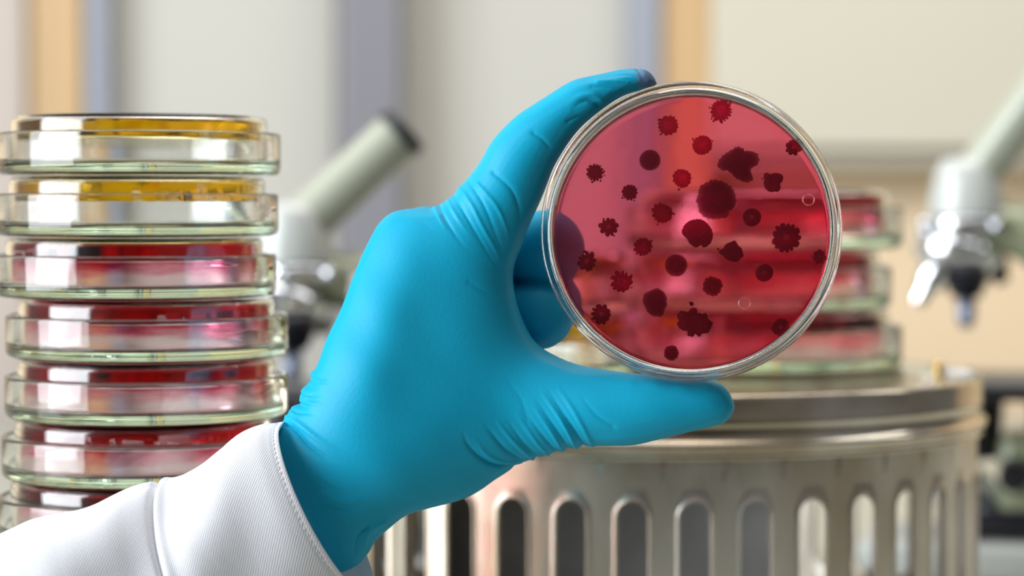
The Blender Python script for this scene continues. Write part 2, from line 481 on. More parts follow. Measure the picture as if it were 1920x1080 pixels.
bm = bmesh.new(); lathe(bm, rounded([(0, 0), (0.004, 0), (0.003, 0.003), (0.0045, 0.006), (0.003, 0.009), (0, 0.0095)], [0, .0005, .001, .002, .002, 0], 4), 32, closed=False)
kn = bm_obj('knob', bm, principled('brass knob', (0.75, 0.55, 0.25), 0.25, 1.0), drum); kn.location = (0.128, 0.0, z_lid - TABLE - 0.0013); kn.scale = (0.8, 0.8, 0.6)

# stacks standing on the drum lid
zt = z_lid - 0.0012
RY = 1.13; BS = 1.29
G2 = 'inverted petri dishes on the steel drum'
rcx = [1431, 1410, 1431]
for i in range(3):
    k = 2 - i
    p = P(rcx[k], 500, RY)
    put_dish('r', p.x, RY + random.uniform(-.001, .001), zt + 0.0002 + i * (DH * BS + 0.0001), random.uniform(0, 6),
             'petri dish with red agar, %s of the three standing on the steel drum' % ['topmost', 'middle one', 'lowest'][k], G2, BS)
p = P(925, 500, 1.075)
for i in range(2):
    put_dish('y', p.x, 1.075, zt + 0.0002 + i * (DH * BS + 0.0001), 1.0 + i,
             'petri dish with amber agar on the steel drum, %s of the pair behind the hand' % ['lower', 'upper'][i], G2, BS)

# ------------------------------------------------------------------ microscopes
m_mwhite = principled('grey white microscope enamel', (0.50, 0.52, 0.50), 0.25, coat=0.5)
m_molive = principled('olive green microscope enamel', (0.27, 0.29, 0.18), 0.3, coat=0.5)
m_mblack = principled('black microscope enamel', (0.012, 0.012, 0.018), 0.3)
m_chrome = principled('chrome', (0.8, 0.82, 0.86), 0.12, 1.0)
m_mtube = principled('pale green grey tube enamel', (0.38, 0.40, 0.32), 0.3, coat=0.4)
def microscope(loc, rz, tube_ang, tube_len, label, hz=0.208, tube_r=0.0135):
    r = empty('microscope', loc, label, 'microscope', 'microscopes on the bench', (0, 0, rz))
    # horseshoe foot
    bm = bmesh.new()
    box(bm, (0.075, 0, 0.012), (0.06, 0.10, 0.024), 0.006)
    for s in (-1, 1): box(bm, (0.0, s * 0.036, 0.012), (0.12, 0.028, 0.024), 0.006)
    bm_obj('foot', bm, m_mwhite, r)
    bm = bmesh.new()
    pts = catmull([(0.085, 0, 0.02), (0.088, 0, 0.07), (0.092, 0, 0.12), (0.088, 0, 0.155), (0.066, 0, 0.178), (0.035, 0, hz - 0.016), (0.0, 0, hz - 0.010)], 6)
    n = len(pts)
    sweep(bm, pts, [(0.013 + 0.006 * math.sin(PI * i / n), 0.014) for i in range(n)], 24)
    bm_obj('arm', bm, m_molive, r)
    bm = bmesh.new()
    lathe(bm, rounded([(0, 0.035), (0.016, 0.034), (0.021, 0.016), (0.023, 0.0), (0, 0)], [0, 0.008, 0.01, 0.002, 0], 5), 48, closed=False)
    h = bm_obj('head', bm, m_mwhite, r); h.location = (0, 0, hz - 0.006)
    bm = bmesh.new()
    lathe(bm, rounded([(0, 0), (0.0235, 0), (0.0245, -0.004), (0.0235, -0.009), (0, -0.009)], [0, .001, .002, .001, 0], 3), 48, closed=False)
    h = bm_obj('clamp_ring', bm, m_chrome, r); h.location = (0, 0, hz - 0.0065)
    # screws of the clamp ring
    for a in (3.6, 4.6, 5.5):
        bm = bmesh.new(); cyl_between(bm, (0.022 * math.cos(a), 0.022 * math.sin(a), hz - 0.011), (0.030 * math.cos(a), 0.030 * math.sin(a), hz - 0.011), 0.0042, seg=20, rnd=.3)
        bm_obj('clamp_screw', bm, m_chrome, r)
    # turret
    bm = bmesh.new()
    prof = [(0, 0), (0.020, 0), (0.0255, -0.006), (0.0262, -0.013), (0.022, -0.020), (0.012, -0.0245), (0, -0.0255)]
    lathe(bm, rounded(prof, 0.003, 3), 48, closed=False, mtx=Matrix.Rotation(0.16, 4, 'Y'))
    h = bm_obj('nosepiece', bm, m_chrome, r); h.location = (-0.004, 0, hz - 0.0155)
    top = Vector((0.0, 0, hz - 0.037))
    bm = bmesh.new()
    lathe(bm, rounded([(0, 0.003), (0.0150, 0.003), (0.0150, -0.003), (0.0085, -0.0165), (0, -0.0165)], [0, .001, .002, .001, 0], 3), 40, closed=False)
    h = bm_obj('objective', bm, m_mblack, r); h.location = top
    bm = bmesh.new(); lathe(bm, rounded([(0, 0), (0.0055, 0), (0.0055, -0.012), (0.0035, -0.018), (0, -0.018)], [0, 0, .001, .001, 0], 3), 32, closed=False)
    t = bm_obj('objective_tip', bm, principled('blue grey steel', (0.30, 0.34, 0.45), 0.35, 0.6), h); t.location = (0, 0, -0.0165)
    for dx, dy, L, mt in ((-0.017, -0.006, 0.036, m_chrome), (0.016, 0.02, 0.024, m_mblack)):
        bm = bmesh.new(); a = Vector((dx * 0.62, dy * 0.7, hz - 0.026)); d = Vector((dx, dy, -0.030)).normalized()
        cyl_between(bm, a, a + d * L * 0.65, 0.0092, 0.0085, 32); cyl_between(bm, a + d * L * 0.65, a + d * L, 0.0062, 0.0045, 32)
        bm_obj('objective', bm, mt, r)
    # inclined tube over the arm
    d = Vector((math.cos(tube_ang), 0, math.sin(tube_ang)))
    a = Vector((0.0, 0, hz + 0.010))
    bm = bmesh.new(); cyl_between(bm, a, a + d * tube_len, tube_r, tube_r * 1.0, 48, 0.05)
    tb = bm_obj('tube', bm, m_mtube, r)
    bm = bmesh.new(); cyl_between(bm, a + d * (tube_len - 0.0005), a + d * (tube_len + 0.007), tube_r * 1.12, tube_r * 1.05, 48, 0.1)
    bm_obj('eyepiece', bm, m_mblack, r)
    # stage, condenser, lamp mirror, focus knobs
    bm = bmesh.new(); box(bm, (0.0, 0, 0.111), (0.125, 0.12, 0.010), 0.003); bm_obj('stage', bm, m_mblack, r)
    bm = bmesh.new(); box(bm, (0.062, 0, 0.094), (0.05, 0.03, 0.026), 0.004); bm_obj('stage_bracket', bm, m_molive, r)
    bm = bmesh.new(); cyl_between(bm, (0, 0, 0.068), (0, 0, 0.106), 0.020, 0.023, 40); bm_obj('condenser', bm, m_mblack, r)
    bm = bmesh.new(); cyl_between(bm, (0.0, -0.004, 0.042), (0.004, 0.004, 0.048), 0.022, 0.022, 40); bm_obj('mirror', bm, m_chrome, r)
    bm = bmesh.new(); box(bm, (0.045, 0, 0.060), (0.05, 0.05, 0.05), 0.008); bm_obj('substage_carrier', bm, m_molive, r)
    bm = bmesh.new(); cyl_between(bm, (0.03, -0.025, 0.062), (0.03, -0.044, 0.062), 0.010, 0.009, 32); bm_obj('condenser_knob', bm, m_mblack, r)
    bm = bmesh.new(); box(bm, (0.035, 0, 0.030), (0.085, 0.06, 0.022), 0.008); bm_obj('lamp_housing', bm, m_mblack, r)
    for s in (-1, 1):
        bm = bmesh.new(); cyl_between(bm, (0.09, s * 0.012, 0.085), (0.09, s * 0.045, 0.085), 0.017, 0.016, 40); k = bm_obj('focus_knob', bm, m_mblack, r)
        bm = bmesh.new(); cyl_between(bm, (0.09, s * 0.045, 0.085), (0.09, s * 0.050, 0.085), 0.010, 0.009, 32); bm_obj('knob_cap', bm, m_chrome, k)
    return r
p = P(1812, 500, 1.42)
microscope((p.x, 1.42, TABLE), -0.25, math.radians(54), 0.135, 'pale microscope with chrome nosepiece standing behind the steel drum at the right', hz=0.216)
p = P(548, 500, 1.34)
microscope((p.x, 1.34, TABLE), 0.15, math.radians(43), 0.080, 'pale microscope with inclined eyepiece tube between the tall dish stack and the hand', hz=0.190, tube_r=0.0142)

# ------------------------------------------------------------------ the held dish
DC = P(1294, 430, 0.766)
axis_back = Vector((0.125, 1.0, -0.125)).normalized()       # from the face towards the back
zax = axis_back
xax = Vector((1, 0, 0)); xax = (xax - zax * xax.dot(zax)).normalized(); yax = zax.cross(xax)
MH = Matrix((xax, yax, zax)).transposed().to_4x4(); MH.translation = DC
held = empty('petri_dish', DC, 'petri dish of red agar dotted with dark red colonies, held up in the gloved hand', 'petri dish')
held.matrix_world = MH
HR = 0.0478
bm = bmesh.new()      # lid: face towards the camera, wall to the back
prof = rounded([(0, 0), (HR, 0), (HR, 0.0125), (HR - 0.0021, 0.0125), (HR - 0.0021, 0.0022), (0, 0.0022)], [0, 0.0014, 0.0009, 0.0009, 0.0012, 0], 6)
lathe(bm, prof, 220, closed=False); bm_obj('dish_lid', bm, m_glassc, held)
bm = bmesh.new()      # base: its floor at the back carries the agar
HB = 0.0453
prof = rounded([(0, 0.0165), (HB, 0.0165), (HB, 0.0030), (HB - 0.0012, 0.0030), (HB - 0.0012, 0.0145), (0, 0.0145)], [0, 0.0022, 0.0006, 0.0006, 0.0014, 0], 6)
lathe(bm, prof, 220, closed=False); bm_obj('dish_base', bm, m_glassc, held)
bm = bmesh.new()
HA = HB - 0.0014; AZ = 0.0090
prof = rounded([(0, AZ), (HA - 0.0026, AZ), (HA - 0.0009, AZ - 0.0008), (HA - 0.0003, AZ - 0.0030), (HA, AZ - 0.0030), (HA, 0.0143), (0, 0.0143)], [0, .001, .0008, .0001, .0001, 0.0014, 0], 3)
lathe(bm, prof, 220, closed=False); agar = bm_obj('agar', bm, m_redheld, held)

def colony_mat(name, core, edge, gran=0.0, dens=0.5):
    m, nt, out = new_mat(name)
    at = N(nt, 'ShaderNodeAttribute'); at.attribute_name = 'rad'
    tc = N(nt, 'ShaderNodeTexCoord')
    t = N(nt, 'ShaderNodeTexNoise'); t.inputs['Scale'].default_value = 1500; t.inputs['Detail'].default_value = 3
    nt.links.new(tc.outputs['Object'], t.inputs['Vector'])
    ad = N(nt, 'ShaderNodeMath', operation='MULTIPLY_ADD'); ad.inputs[1].default_value = gran; nt.links.new(t.outputs['Fac'], ad.inputs[0])
    nt.links.new(at.outputs['Fac'], ad.inputs[2])
    ad2 = N(nt, 'ShaderNodeMath', operation='SUBTRACT'); ad2.inputs[1].default_value = gran * 0.5; nt.links.new(ad.outputs[0], ad2.inputs[0])
    cr = N(nt, 'ShaderNodeValToRGB'); e = cr.color_ramp.elements
    stops = core
    stops = [(p_, tuple(math.sqrt(v_) for v_ in c_)) for p_, c_ in stops]
    e[0].position = stops[0][0]; e[0].color = (*stops[0][1], 1)
    e[1].position = stops[-1][0]; e[1].color = (*stops[-1][1], 1)
    for s in stops[1:-1]:
        q = cr.color_ramp.elements.new(s[0]); q.color = (*s[1], 1)
    nt.links.new(ad2.outputs[0], cr.inputs[0])
    tr = N(nt, 'ShaderNodeBsdfTransparent'); nt.links.new(cr.outputs[0], tr.inputs['Color'])
    b = N(nt, 'ShaderNodeBsdfPrincipled'); b.inputs['Base Color'].default_value = (*edge, 1); b.inputs['Roughness'].default_value = 0.5; b.inputs['Specular IOR Level'].default_value = 0.1
    mx = N(nt, 'ShaderNodeMixShader'); mx.inputs[0].default_value = dens
    nt.links.new(tr.outputs[0], mx.inputs[1]); nt.links.new(b.outputs[0], mx.inputs[2]); nt.links.new(mx.outputs[0], out.inputs['Surface'])
    return m
DK = (0.035, 0.0, 0.004)
m_solid = colony_mat('dense dark red colony', [(0.0, (0.075, 0, 0.004)), (0.72, (0.14, 0, 0.01)), (0.9, (0.5, 0.03, 0.1)), (1.0, (0.95, 0.8, 0.85))], (0.16, 0.0, 0.01), 0.12, 0.4)
m_gran = colony_mat('granular crimson colony', [(0.0, (1.0, 0.8, 0.85)), (0.30, (0.95, 0.45, 0.6)), (0.5, (0.55, 0.02, 0.1)), (1.0, (0.42, 0.0, 0.06))], (0.6, 0.01, 0.06), 0.9, 0.14)
m_frin = colony_mat('fringed dark red colony', [(0.0, (0.12, 0, 0.01)), (0.6, (0.2, 0, 0.02)), (1.0, (0.36, 0.0, 0.05))], (0.26, 0.0, 0.015), 0.35, 0.38)
m_spot = colony_mat('dark red colony with pale centre', [(0.0, (1.0, 0.8, 0.85)), (0.18, (0.7, 0.15, 0.3)), (0.3, (0.3, 0, 0.04)), (0.8, (0.2, 0, 0.02)), (1.0, (0.5, 0.02, 0.08))], (0.22, 0.0, 0.015), 0.3, 0.35)

MHI = MH.inverted()
def agar_pt(px, py):
    o = Vector((0, 0, CAMZ)); d = (P(px, py, 1.0) - o)
    lo = MHI @ o; ld = MHI.to_3x3() @ d
    # lateral shift of the lid glass is below a tenth of a millimetre
    t = (AZ - lo.z) / ld.z
    return lo + ld * t
OUTL = {8: [(200,640),(215,610),(265,565),(300,545),(330,525),(365,535),(385,555),(440,560),(470,575),(480,620),(465,650),(430,665),(420,690),(440,740),(430,755),(400,765),(340,745),(300,710),(270,685),(235,685),(205,665)],
    9: [(55,890),(70,850),(85,790),(120,770),(165,748),(215,755),(260,775),(295,800),(315,840),(322,880),(310,930),(275,960),(265,1000),(225,1005),(165,1012),(115,1000),(75,965),(70,920)],
    10: [(515,705),(535,700),(555,712),(575,705),(610,705),(640,720),(638,755),(620,775),(625,800),(610,828),(585,825),(560,830),(530,815),(515,790),(515,750)]}
OUTL = {k: [(1290 + x / 3.6, 130 + y / 3.6) for x, y in v] for k, v in OUTL.items()}
OUTL[22] = [(1290 + x / 3.6, 420 + y / 3.6) for x, y in [(207,195),(220,175),(240,165),(255,140),(290,125),(315,112),(330,130),(340,150),(360,165),(368,195),(372,220),(352,235),(335,255),(300,252),(265,240),(240,215),(222,205)]]
OUTL[27] = [(960 + x / 1.742, 120 + y / 1.742) for x, y in [(540,825),(550,808),(575,812),(590,797),(605,800),(605,815),(625,818),(632,812),(640,835),(655,845),(650,860),(640,878),(622,880),(610,892),(600,880),(590,892),(572,885),(575,872),(555,868),(540,850),(548,838)]]
OUTL[21] = [(960 + x / 1.742, 120 + y / 1.742) for x, y in [(555,553),(562,530),(585,512),(605,508),(625,512),(640,525),(653,545),(655,570),(645,590),(628,600),(615,592),(603,600),(585,590),(572,570)]]
def colony(px, py, r, kind, seed, lobes=0, lobe_amp=0.0, irr=0.05, sat=0, asp=1.0):
    rng = np.random.RandomState(seed)
    c = agar_pt(px, py); R = r / F_PX * 0.776
    nseg, nring = 180, 10
    th = np.linspace(0, 2 * PI, nseg, endpoint=False)
    prof = np.ones(nseg)
    for k in range(2, 6): prof += irr / k * 2 * rng.uniform(-1, 1) * np.cos(k * th + rng.uniform(0, 6))
    if lobes:
        lobe_amp *= 1.5 if kind != 's' else 1.0
        ph = rng.uniform(0, 6)
        jit = th + 0.12 * np.sin(2 * th + ph) + 0.05 * np.sin(5 * th)
        prof += lobe_amp * (np.abs(np.cos(lobes / 2 * jit + ph)) ** 0.5 - 0.6) * (1 + 0.5 * rng.uniform(-1, 1) * np.cos(th + ph))
    oi = seed - 100
    if oi in OUTL:      # grown together from several spots: its own irregular outline
        pts_ = [agar_pt(*q_) for q_ in OUTL[oi]]
        an_ = np.array([math.atan2(q_.y - c.y, q_.x - c.x) % (2 * PI) for q_ in pts_]); rr_ = np.array([math.hypot(q_.y - c.y, q_.x - c.x) / R for q_ in pts_])
        od_ = np.argsort(an_); prof = np.interp(th, an_[od_], rr_[od_], period=2 * PI)
        prof = prof + 0.02 * np.abs(np.sin(th * 14 + seed)) + 0.02 * np.sin(th * 23)
    prof += 0.012 * np.array([rng.uniform(-1, 1) for _ in th])
    H = min(0.0009, R * 0.28)
    V = []; F = []; A = []
    for j in range(nring + 1):
        q = j / nring
        for i in range(nseg):
            rr = R * (q + (prof[i] - 1) * q ** 1.5)
            bump = 0.0
            if kind in ('g',): bump = 0.00012 * rng.uniform(-1, 1) * (j < nring)
            V.append((c.x + rr * math.cos(th[i]) * asp, c.y + rr * math.sin(th[i]), AZ - 0.00006 - H * math.sqrt(max(0, 1 - q ** 2.4)) + bump)); A.append(q)
    for j in range(nring):
        for i in range(nseg):
            F.append((j * nseg + i, j * nseg + (i + 1) % nseg, (j + 1) * nseg + (i + 1) % nseg, (j + 1) * nseg + i))
    F.append(tuple(range(nseg)))                      # small centre cap
    base = len(V) - nseg
    F.append(tuple(range(base, base + nseg))[::-1])   # flat underside
    for k in range(sat):
        a = rng.uniform(0, 2 * PI); d = R * rng.uniform(1.12, 1.3); rs = R * rng.uniform(0.08, 0.17)
        cx_, cy_ = c.x + d * math.cos(a), c.y + d * math.sin(a); b0 = len(V)
        for j in range(3):
            q = j / 2
            for i in range(12):
                V.append((cx_ + rs * max(q, .05) * math.cos(i * PI / 6), cy_ + rs * max(q, .05) * math.sin(i * PI / 6), AZ - 0.00006 - rs * 0.6 * math.sqrt(1 - q * q))); A.append(0.5)
        for j in range(2):
            for i in range(12):
                F.append((b0 + j * 12 + i, b0 + j * 12 + (i + 1) % 12, b0 + (j + 1) * 12 + (i + 1) % 12, b0 + (j + 1) * 12 + i))
        F.append(tuple(range(b0, b0 + 12))); F.append(tuple(range(b0 + 24, b0 + 36))[::-1])
    m = {'s': m_solid, 'g': m_gran, 'f': m_frin, 'p': m_spot}[kind]
    o = mesh_obj('colony', V, F, m, held)
    at = o.data.attributes.new('rad', 'FLOAT', 'POINT'); at.data.foreach_set('value', A)
    return o
COLS = [
    (1253, 236, 18, 'g', 14, .16, .05, 3), (1219, 301, 20, 's', 0, 0, .01, 0), (1116, 324, 15, 'f', 13, .24, .06, 4), (1181, 361, 14, 'f', 12, .18, .05, 2),
    (1279, 335, 17, 'g', 15, .12, .05, 1), (1242, 400, 18, 'g', 13, .16, .08, 2), (1352, 208, 19, 'g', 16, .2, .05, 5), (1317, 273, 18, 'g', 18, .1, .03, 2),
    (1386, 308, 34, 's', 9, .20, .34, 0), (1343, 375, 35, 's', 11, .10, .08, 0), (1450, 342, 17, 'f', 5, .45, .10, 1), (1488, 277, 14, 'p', 8, .2, .08, 2),
    (1410, 408, 17, 'p', 0, 0, .02, 0), (1142, 426, 16, 'p', 9, .28, .08, 2), (1101, 491, 16, 'p', 10, .3, .10, 3), (1206, 463, 16, 'g', 13, .22, .05, 1),
    (1166, 529, 18, 'g', 11, .28, .08, 3), (1268, 498, 21, 's', 0, 0, .02, 0), (1229, 567, 24, 's', 7, .10, .10, 0), (1128, 590, 17, 'p', 10, .26, .06, 2),
    (1259, 662, 14, 's', 9, .08, .06, 0), (1307, 438, 28, 'f', 7, .14, .06, 0), (1371, 471, 20, 'f', 12, .22, .14, 1), (1474, 446, 25, 'p', 13, .2, .06, 0),
    (1433, 512, 16.5, 'p', 0, 0, .03, 0), (1336, 537, 18, 's', 11, .16, .10, 0), (1537, 482, 12, 'p', 7, .2, .08, 3), (1302, 605, 29, 'f', 8, .42, .16, 2),
    (1464, 614, 16, 'p', 9, .06, .05, 0)]
for i, (x, y, r, k, lb, la, irr, sat) in enumerate(COLS):
    colony(x, y, r, k, 100 + i, lb, la, irr, sat)
# two faint moulded rings in the glass of the lid
for (x, y) in ((1397, 573), (1516, 381)):
    c = agar_pt(x, y); bm = bmesh.new(); Rm = 10.5 / F_PX * 0.77
    n = 48; rings = []
    for i in range(n):
        a = 2 * PI * i / n
        rings.append([bm.verts.new((c.x + (Rm + 0.00012 * math.cos(b)) * math.cos(a), c.y + (Rm + 0.00012 * math.cos(b)) * math.sin(a), -0.00002 + 0.00012 * math.sin(b))) for b in np.linspace(0, 2 * PI, 8, endpoint=False)])
    for i in range(n):
        a, b = rings[i], rings[(i + 1) % n]
        for k in range(8): bm.faces.new((a[k], a[(k + 1) % 8], b[(k + 1) % 8], b[k]))
    bm_obj('moulded_ring', bm, m_glassc, held)

# ------------------------------------------------------------------ the gloved hand
OUT = [  # outline of palm, index finger and thumb: px, py, depth of the contour
    (600, 1070, .772), (520, 960, .772), (497, 850, .772), (530, 790, .772), (539, 780, .772), (541, 766, .772), (566, 758, .772), (559, 744, .772), (564, 731, .773), (584, 717, .773), (577, 704, .774), (592, 690, .775), (610, 642, .778), (635, 590, .782),
    (656, 540, .787), (680, 480, .790), (700, 440, .790), (715, 416, .790), (735, 400, .790), (760, 394, .790), (790, 393, .789), (808, 392, .787), (822, 384, .785),
    (840, 374, .784), (862, 350, .783), (885, 323, .782), (902, 298, .782), (920, 268, .782), (945, 238, .782), (970, 215, .782), (1000, 195, .782), (1040, 169, .782),
    (1075, 150, .781), (1100, 143, .781), (1130, 136, .780), (1165, 129, .780), (1200, 127, .780), (1218, 133, .780), (1230, 148, .780), (1228, 160, .780),
    (1175, 177, .781), (1134, 201, .782), (1096, 232, .783), (1065, 269, .784), (1040, 311, .784), (1026, 345, .784), (1008, 388, .783), (990, 430, .783), (971, 480, .783), (963, 512, .783),
    (965, 550, .782), (975, 590, .781), (990, 625, .780), (1006, 647, .779), (1030, 664, .778), (1070, 681, .777), (1110, 690, .776), (1160, 698, .776), (1220, 704, .776),
    (1290, 711, .776), (1335, 714, .776), (1362, 728, .776), (1376, 757, .776), (1373, 776, .776), (1356, 794, .776), (1325, 803, .776), (1290, 810, .776), (1222, 828, .776),
    (1188, 835, .776), (1140, 837, .776), (1097, 839, .776), (1068, 844, .776), (1040, 853, .776), (1010, 863, .776), (981, 873, .776), (933, 902, .775), (895, 928, .774),
    (856, 946, .773), (789, 960, .772), (760, 970, .772), (726, 996, .772), (702, 1018, .772), (690, 1040, .772), (660, 1066, .772)]
# centre depth control: px, py, y, weight radius
YC = [(560, 900, .772), (620, 980, .771), (650, 760, .775), (720, 880, .775), (700, 600, .782), (750, 470, .789), (860, 690, .787), (850, 560, .790), (900, 500, .791), (800, 800, .781), (900, 800, .786), (950, 720, .791), (950, 350, .786),
      (1050, 200, .785), (1150, 160, .784), (1210, 148, .784), (960, 640, .792), (1030, 730, .783), (1100, 760, .777), (1200, 770, .776), (1340, 760, .776), (660, 690, .775)]
# local roundness c (2 = round limb)
CC = [(950, 330, 2.0), (1010, 260, 2.1), (1100, 190, 3.0), (1200, 150, 3.4), (880, 430, 1.25), (780, 480, .85), (740, 640, .75), (820, 760, .75), (900, 600, .80), (650, 850, 0.9),
      (620, 950, 1.0), (960, 740, 1.0), (1050, 770, 1.6), (1150, 770, 2.0), (1300, 760, 2.1), (880, 860, .9), (720, 930, 1.0), (560, 900, 1.0)]

def hand_mesh():
    h = 0.00085
    pl = np.array([[*(lambda v: (v.x, v.z))(P(a, b, y))] for a, b, y in OUT])
    poly = catmull(pl, 4, closed=True)
    x0, x1 = pl[:, 0].min() - 0.006, pl[:, 0].max() + 0.006
    z0, z1 = pl[:, 1].min() - 0.006, pl[:, 1].max() + 0.006
    y0, y1 = 0.742, 0.868
    xs = np.arange(x0, x1, h); zs = np.arange(z0, z1, h); ys = np.arange(y0, y1, h)
    X, Z = np.meshgrid(xs, zs, indexing='ij')
    # signed distance to the outline (positive inside)
    px = X.ravel(); pz = Z.ravel()
    dmin = np.full(px.shape, 1e9); inside = np.zeros(px.shape, bool)
    n = len(poly)
    for i in range(n):
        a = poly[i]; b = poly[(i + 1) % n]; e = b - a
        t = np.clip(((px - a[0]) * e[0] + (pz - a[1]) * e[1]) / max(e @ e, 1e-14), 0, 1)
        d = (px - a[0] - t * e[0]) ** 2 + (pz - a[1] - t * e[1]) ** 2
        dmin = np.minimum(dmin, d)
        c = (a[1] > pz) != (b[1] > pz)
        if abs(e[1]) > 1e-12: inside ^= c & (px < a[0] + (pz - a[1]) / e[1] * e[0])
    d2 = (np.sqrt(dmin) * np.where(inside, 1, -1)).reshape(X.shape)
    def field(ctrl, s, idx):
        W = np.zeros_like(X); A = np.zeros_like(X)
        for c in ctrl:
            q = P(c[0], c[1], .78)
            w = 1.0 / (((X - q.x) ** 2 + (Z - q.z) ** 2) + s * s) ** 2
            W += w; A += w * c[idx]
        return A / W
    yc = field(YC, 0.019, 2); cc = field(CC, 0.014, 2)
    ins = d2 > 0
    u = np.where(ins, 0.0001, 0.0)
    # Poisson inflation, red-black over-relaxation
    ii, jj = np.meshgrid(np.arange(X.shape[0]), np.arange(X.shape[1]), indexing='ij')
    om = 1.94
    masks = [(ins & ((ii + jj) % 2 == k))[1:-1, 1:-1] for k in (0, 1)]
    for it in range(420):
        for m in masks:
            nb = 0.25 * (u[2:, 1:-1] + u[:-2, 1:-1] + u[1:-1, 2:] + u[1:-1, :-2] + h * h * cc[1:-1, 1:-1])
            cen = u[1:-1, 1:-1]
            cen[m] += om * (nb[m] - cen[m])
    # smooth contour: u = d * q close to the outline
    band = (d2 > 1.2 * h) & (d2 < 4 * h)
    q = np.where(band, u / np.where(band, d2, 1), 0); wq = band.astype(float)
    for _ in range(14):
        q = (q + np.roll(q, 1, 0) + np.roll(q, -1, 0) + np.roll(q, 1, 1) + np.roll(q, -1, 1)) / 5
        wq = (wq + np.roll(wq, 1, 0) + np.roll(wq, -1, 0) + np.roll(wq, 1, 1) + np.roll(wq, -1, 1)) / 5
    qq = np.where(wq > 1e-5, q / np.maximum(wq, 1e-5), 0.02)
    t = np.clip((d2 / h - 2) / 3, 0, 1); t = t * t * (3 - 2 * t)
    u = t * u + (1 - t) * d2 * qq
    u = np.where(d2 < -3 * h, d2 * 0.02, u)
    print('thickness max', math.sqrt(u.max()))
    YY = ys[None, None, :]
    Fv = (YY - yc[:, :, None]) ** 2 - u[:, :, None]
    gx, gz, gy = np.gradient(Fv, h)
    gm = np.sqrt(gx ** 2 + gy ** 2 + gz ** 2)
    G = (Fv / np.maximum(gm, 0.006)).astype(np.float32)
    G = np.where(np.abs(G) > 0.02, np.sign(G) * 0.02, G)
    del Fv, gx, gy, gz, gm
    X3 = X[:, :, None]; Z3 = Z[:, :, None]
    def cone(a, b, ra, rb):
        a = np.array(a); b = np.array(b); e = b - a
        t = np.clip(((X3 - a[0]) * e[0] + (YY - a[1]) * e[1] + (Z3 - a[2]) * e[2]) / (e @ e), 0, 1)
        return (np.sqrt((X3 - a[0] - t * e[0]) ** 2 + (YY - a[1] - t * e[1]) ** 2 + (Z3 - a[2] - t * e[2]) ** 2) - (ra + (rb - ra) * t)).astype(np.float32)
    def smin(a, b, k):
        hh = np.clip(0.5 + 0.5 * (b - a) / k, 0, 1)
        return b * (1 - hh) + a * hh - k * hh * (1 - hh)
    def PP(x, y, d): v = P(x, y, d); return (v.x, v.y, v.z)
    def finger(ch):
        f = None
        for (a, b) in zip(ch, ch[1:]):
            c = cone(PP(*a[:3]), PP(*b[:3]), a[3], b[3])
            f = c if f is None else smin(f, c, 0.004)
        return f
    # middle, ring and little finger folded behind the dish
    mid = finger([(800, 455, .803, .0120), (930, 466, .818, .0116), (1024, 467, .811, .0120), (1026, 480, .828, .0108), (960, 496, .840, .0090)])
    ring = finger([(745, 530, .807, .0112), (880, 586, .818, .0102), (1014, 592, .805, .0100), (1034, 568, .824, .0094), (930, 610, .842, .0080)])
    lit = finger([(722, 612, .808, .0100), (830, 670, .825, .0098), (930, 690, .826, .0088), (920, 690, .840, .0076)])
    meta = finger([(640, 840, .782, .014), (712, 630, .800, .0110)])
    G = smin(G, meta, 0.010)
    G = smin(G, mid, 0.0020)
    G = smin(G, ring, 0.0012)
    G = smin(G, lit, 0.0030)
    G = np.maximum(G, -0.02)
    # ---- surface nets
    S = G < 0
    nx, nz, ny = G.shape
    cnt = np.zeros((nx - 1, nz - 1, ny - 1), np.int8)
    for a in (0, 1):
        for b in (0, 1):
            for c in (0, 1):
                cnt += S[a:nx - 1 + a, b:nz - 1 + b, c:ny - 1 + c]
    act = (cnt > 0) & (cnt < 8)
    idx = -np.ones(act.shape, np.int64); ci = np.argwhere(act); idx[act] = np.arange(len(ci))
    acc = np.zeros((len(ci), 3)); num = np.zeros(len(ci))
    offs = [(a, b, c) for a in (0, 1) for b in (0, 1) for c in (0, 1)]
    vals = {o: G[ci[:, 0] + o[0], ci[:, 1] + o[1], ci[:, 2] + o[2]].astype(float) for o in offs}
    for o in offs:
        for ax in range(3):
            if o[ax] == 0:
                o2 = list(o); o2[ax] = 1; o2 = tuple(o2)
                v1, v2 = vals[o], vals[o2]; m = (v1 < 0) != (v2 < 0)
                t = np.where(m, v1 / np.where(m, v1 - v2, 1), 0)
                p = np.array(o, float)[None] + np.eye(3)[ax][None] * t[:, None]
                acc[m] += p[m]; num[m] += 1
    pos = ci + acc / num[:, None]
    V = np.stack([xs[0] + pos[:, 0] * h, ys[0] + pos[:, 2] * h, zs[0] + pos[:, 1] * h], 1)
    quads = []
    for ax in range(3):
        sl1 = [slice(None)] * 3; sl2 = [slice(None)] * 3
        sl1[ax] = slice(0, -1); sl2[ax] = slice(1, None)
        ch = S[tuple(sl1)] != S[tuple(sl2)]
        e = np.argwhere(ch)
        oth = [k for k in range(3) if k != ax]
        ok = (e[:, oth[0]] > 0) & (e[:, oth[1]] > 0) & (e[:, oth[0]] < act.shape[oth[0]]) & (e[:, oth[1]] < act.shape[oth[1]])
        e = e[ok]
        def cell(d0, d1):
            c = e.copy(); c[:, oth[0]] += d0; c[:, oth[1]] += d1
            return idx[c[:, 0], c[:, 1], c[:, 2]]
        q = np.stack([cell(-1, -1), cell(0, -1), cell(0, 0), cell(-1, 0)], 1)
        fl = S[e[:, 0], e[:, 1], e[:, 2]]
        if ax == 1: fl = ~fl
        q[fl] = q[fl][:, ::-1]
        quads.append(q)
    Q = np.concatenate(quads)
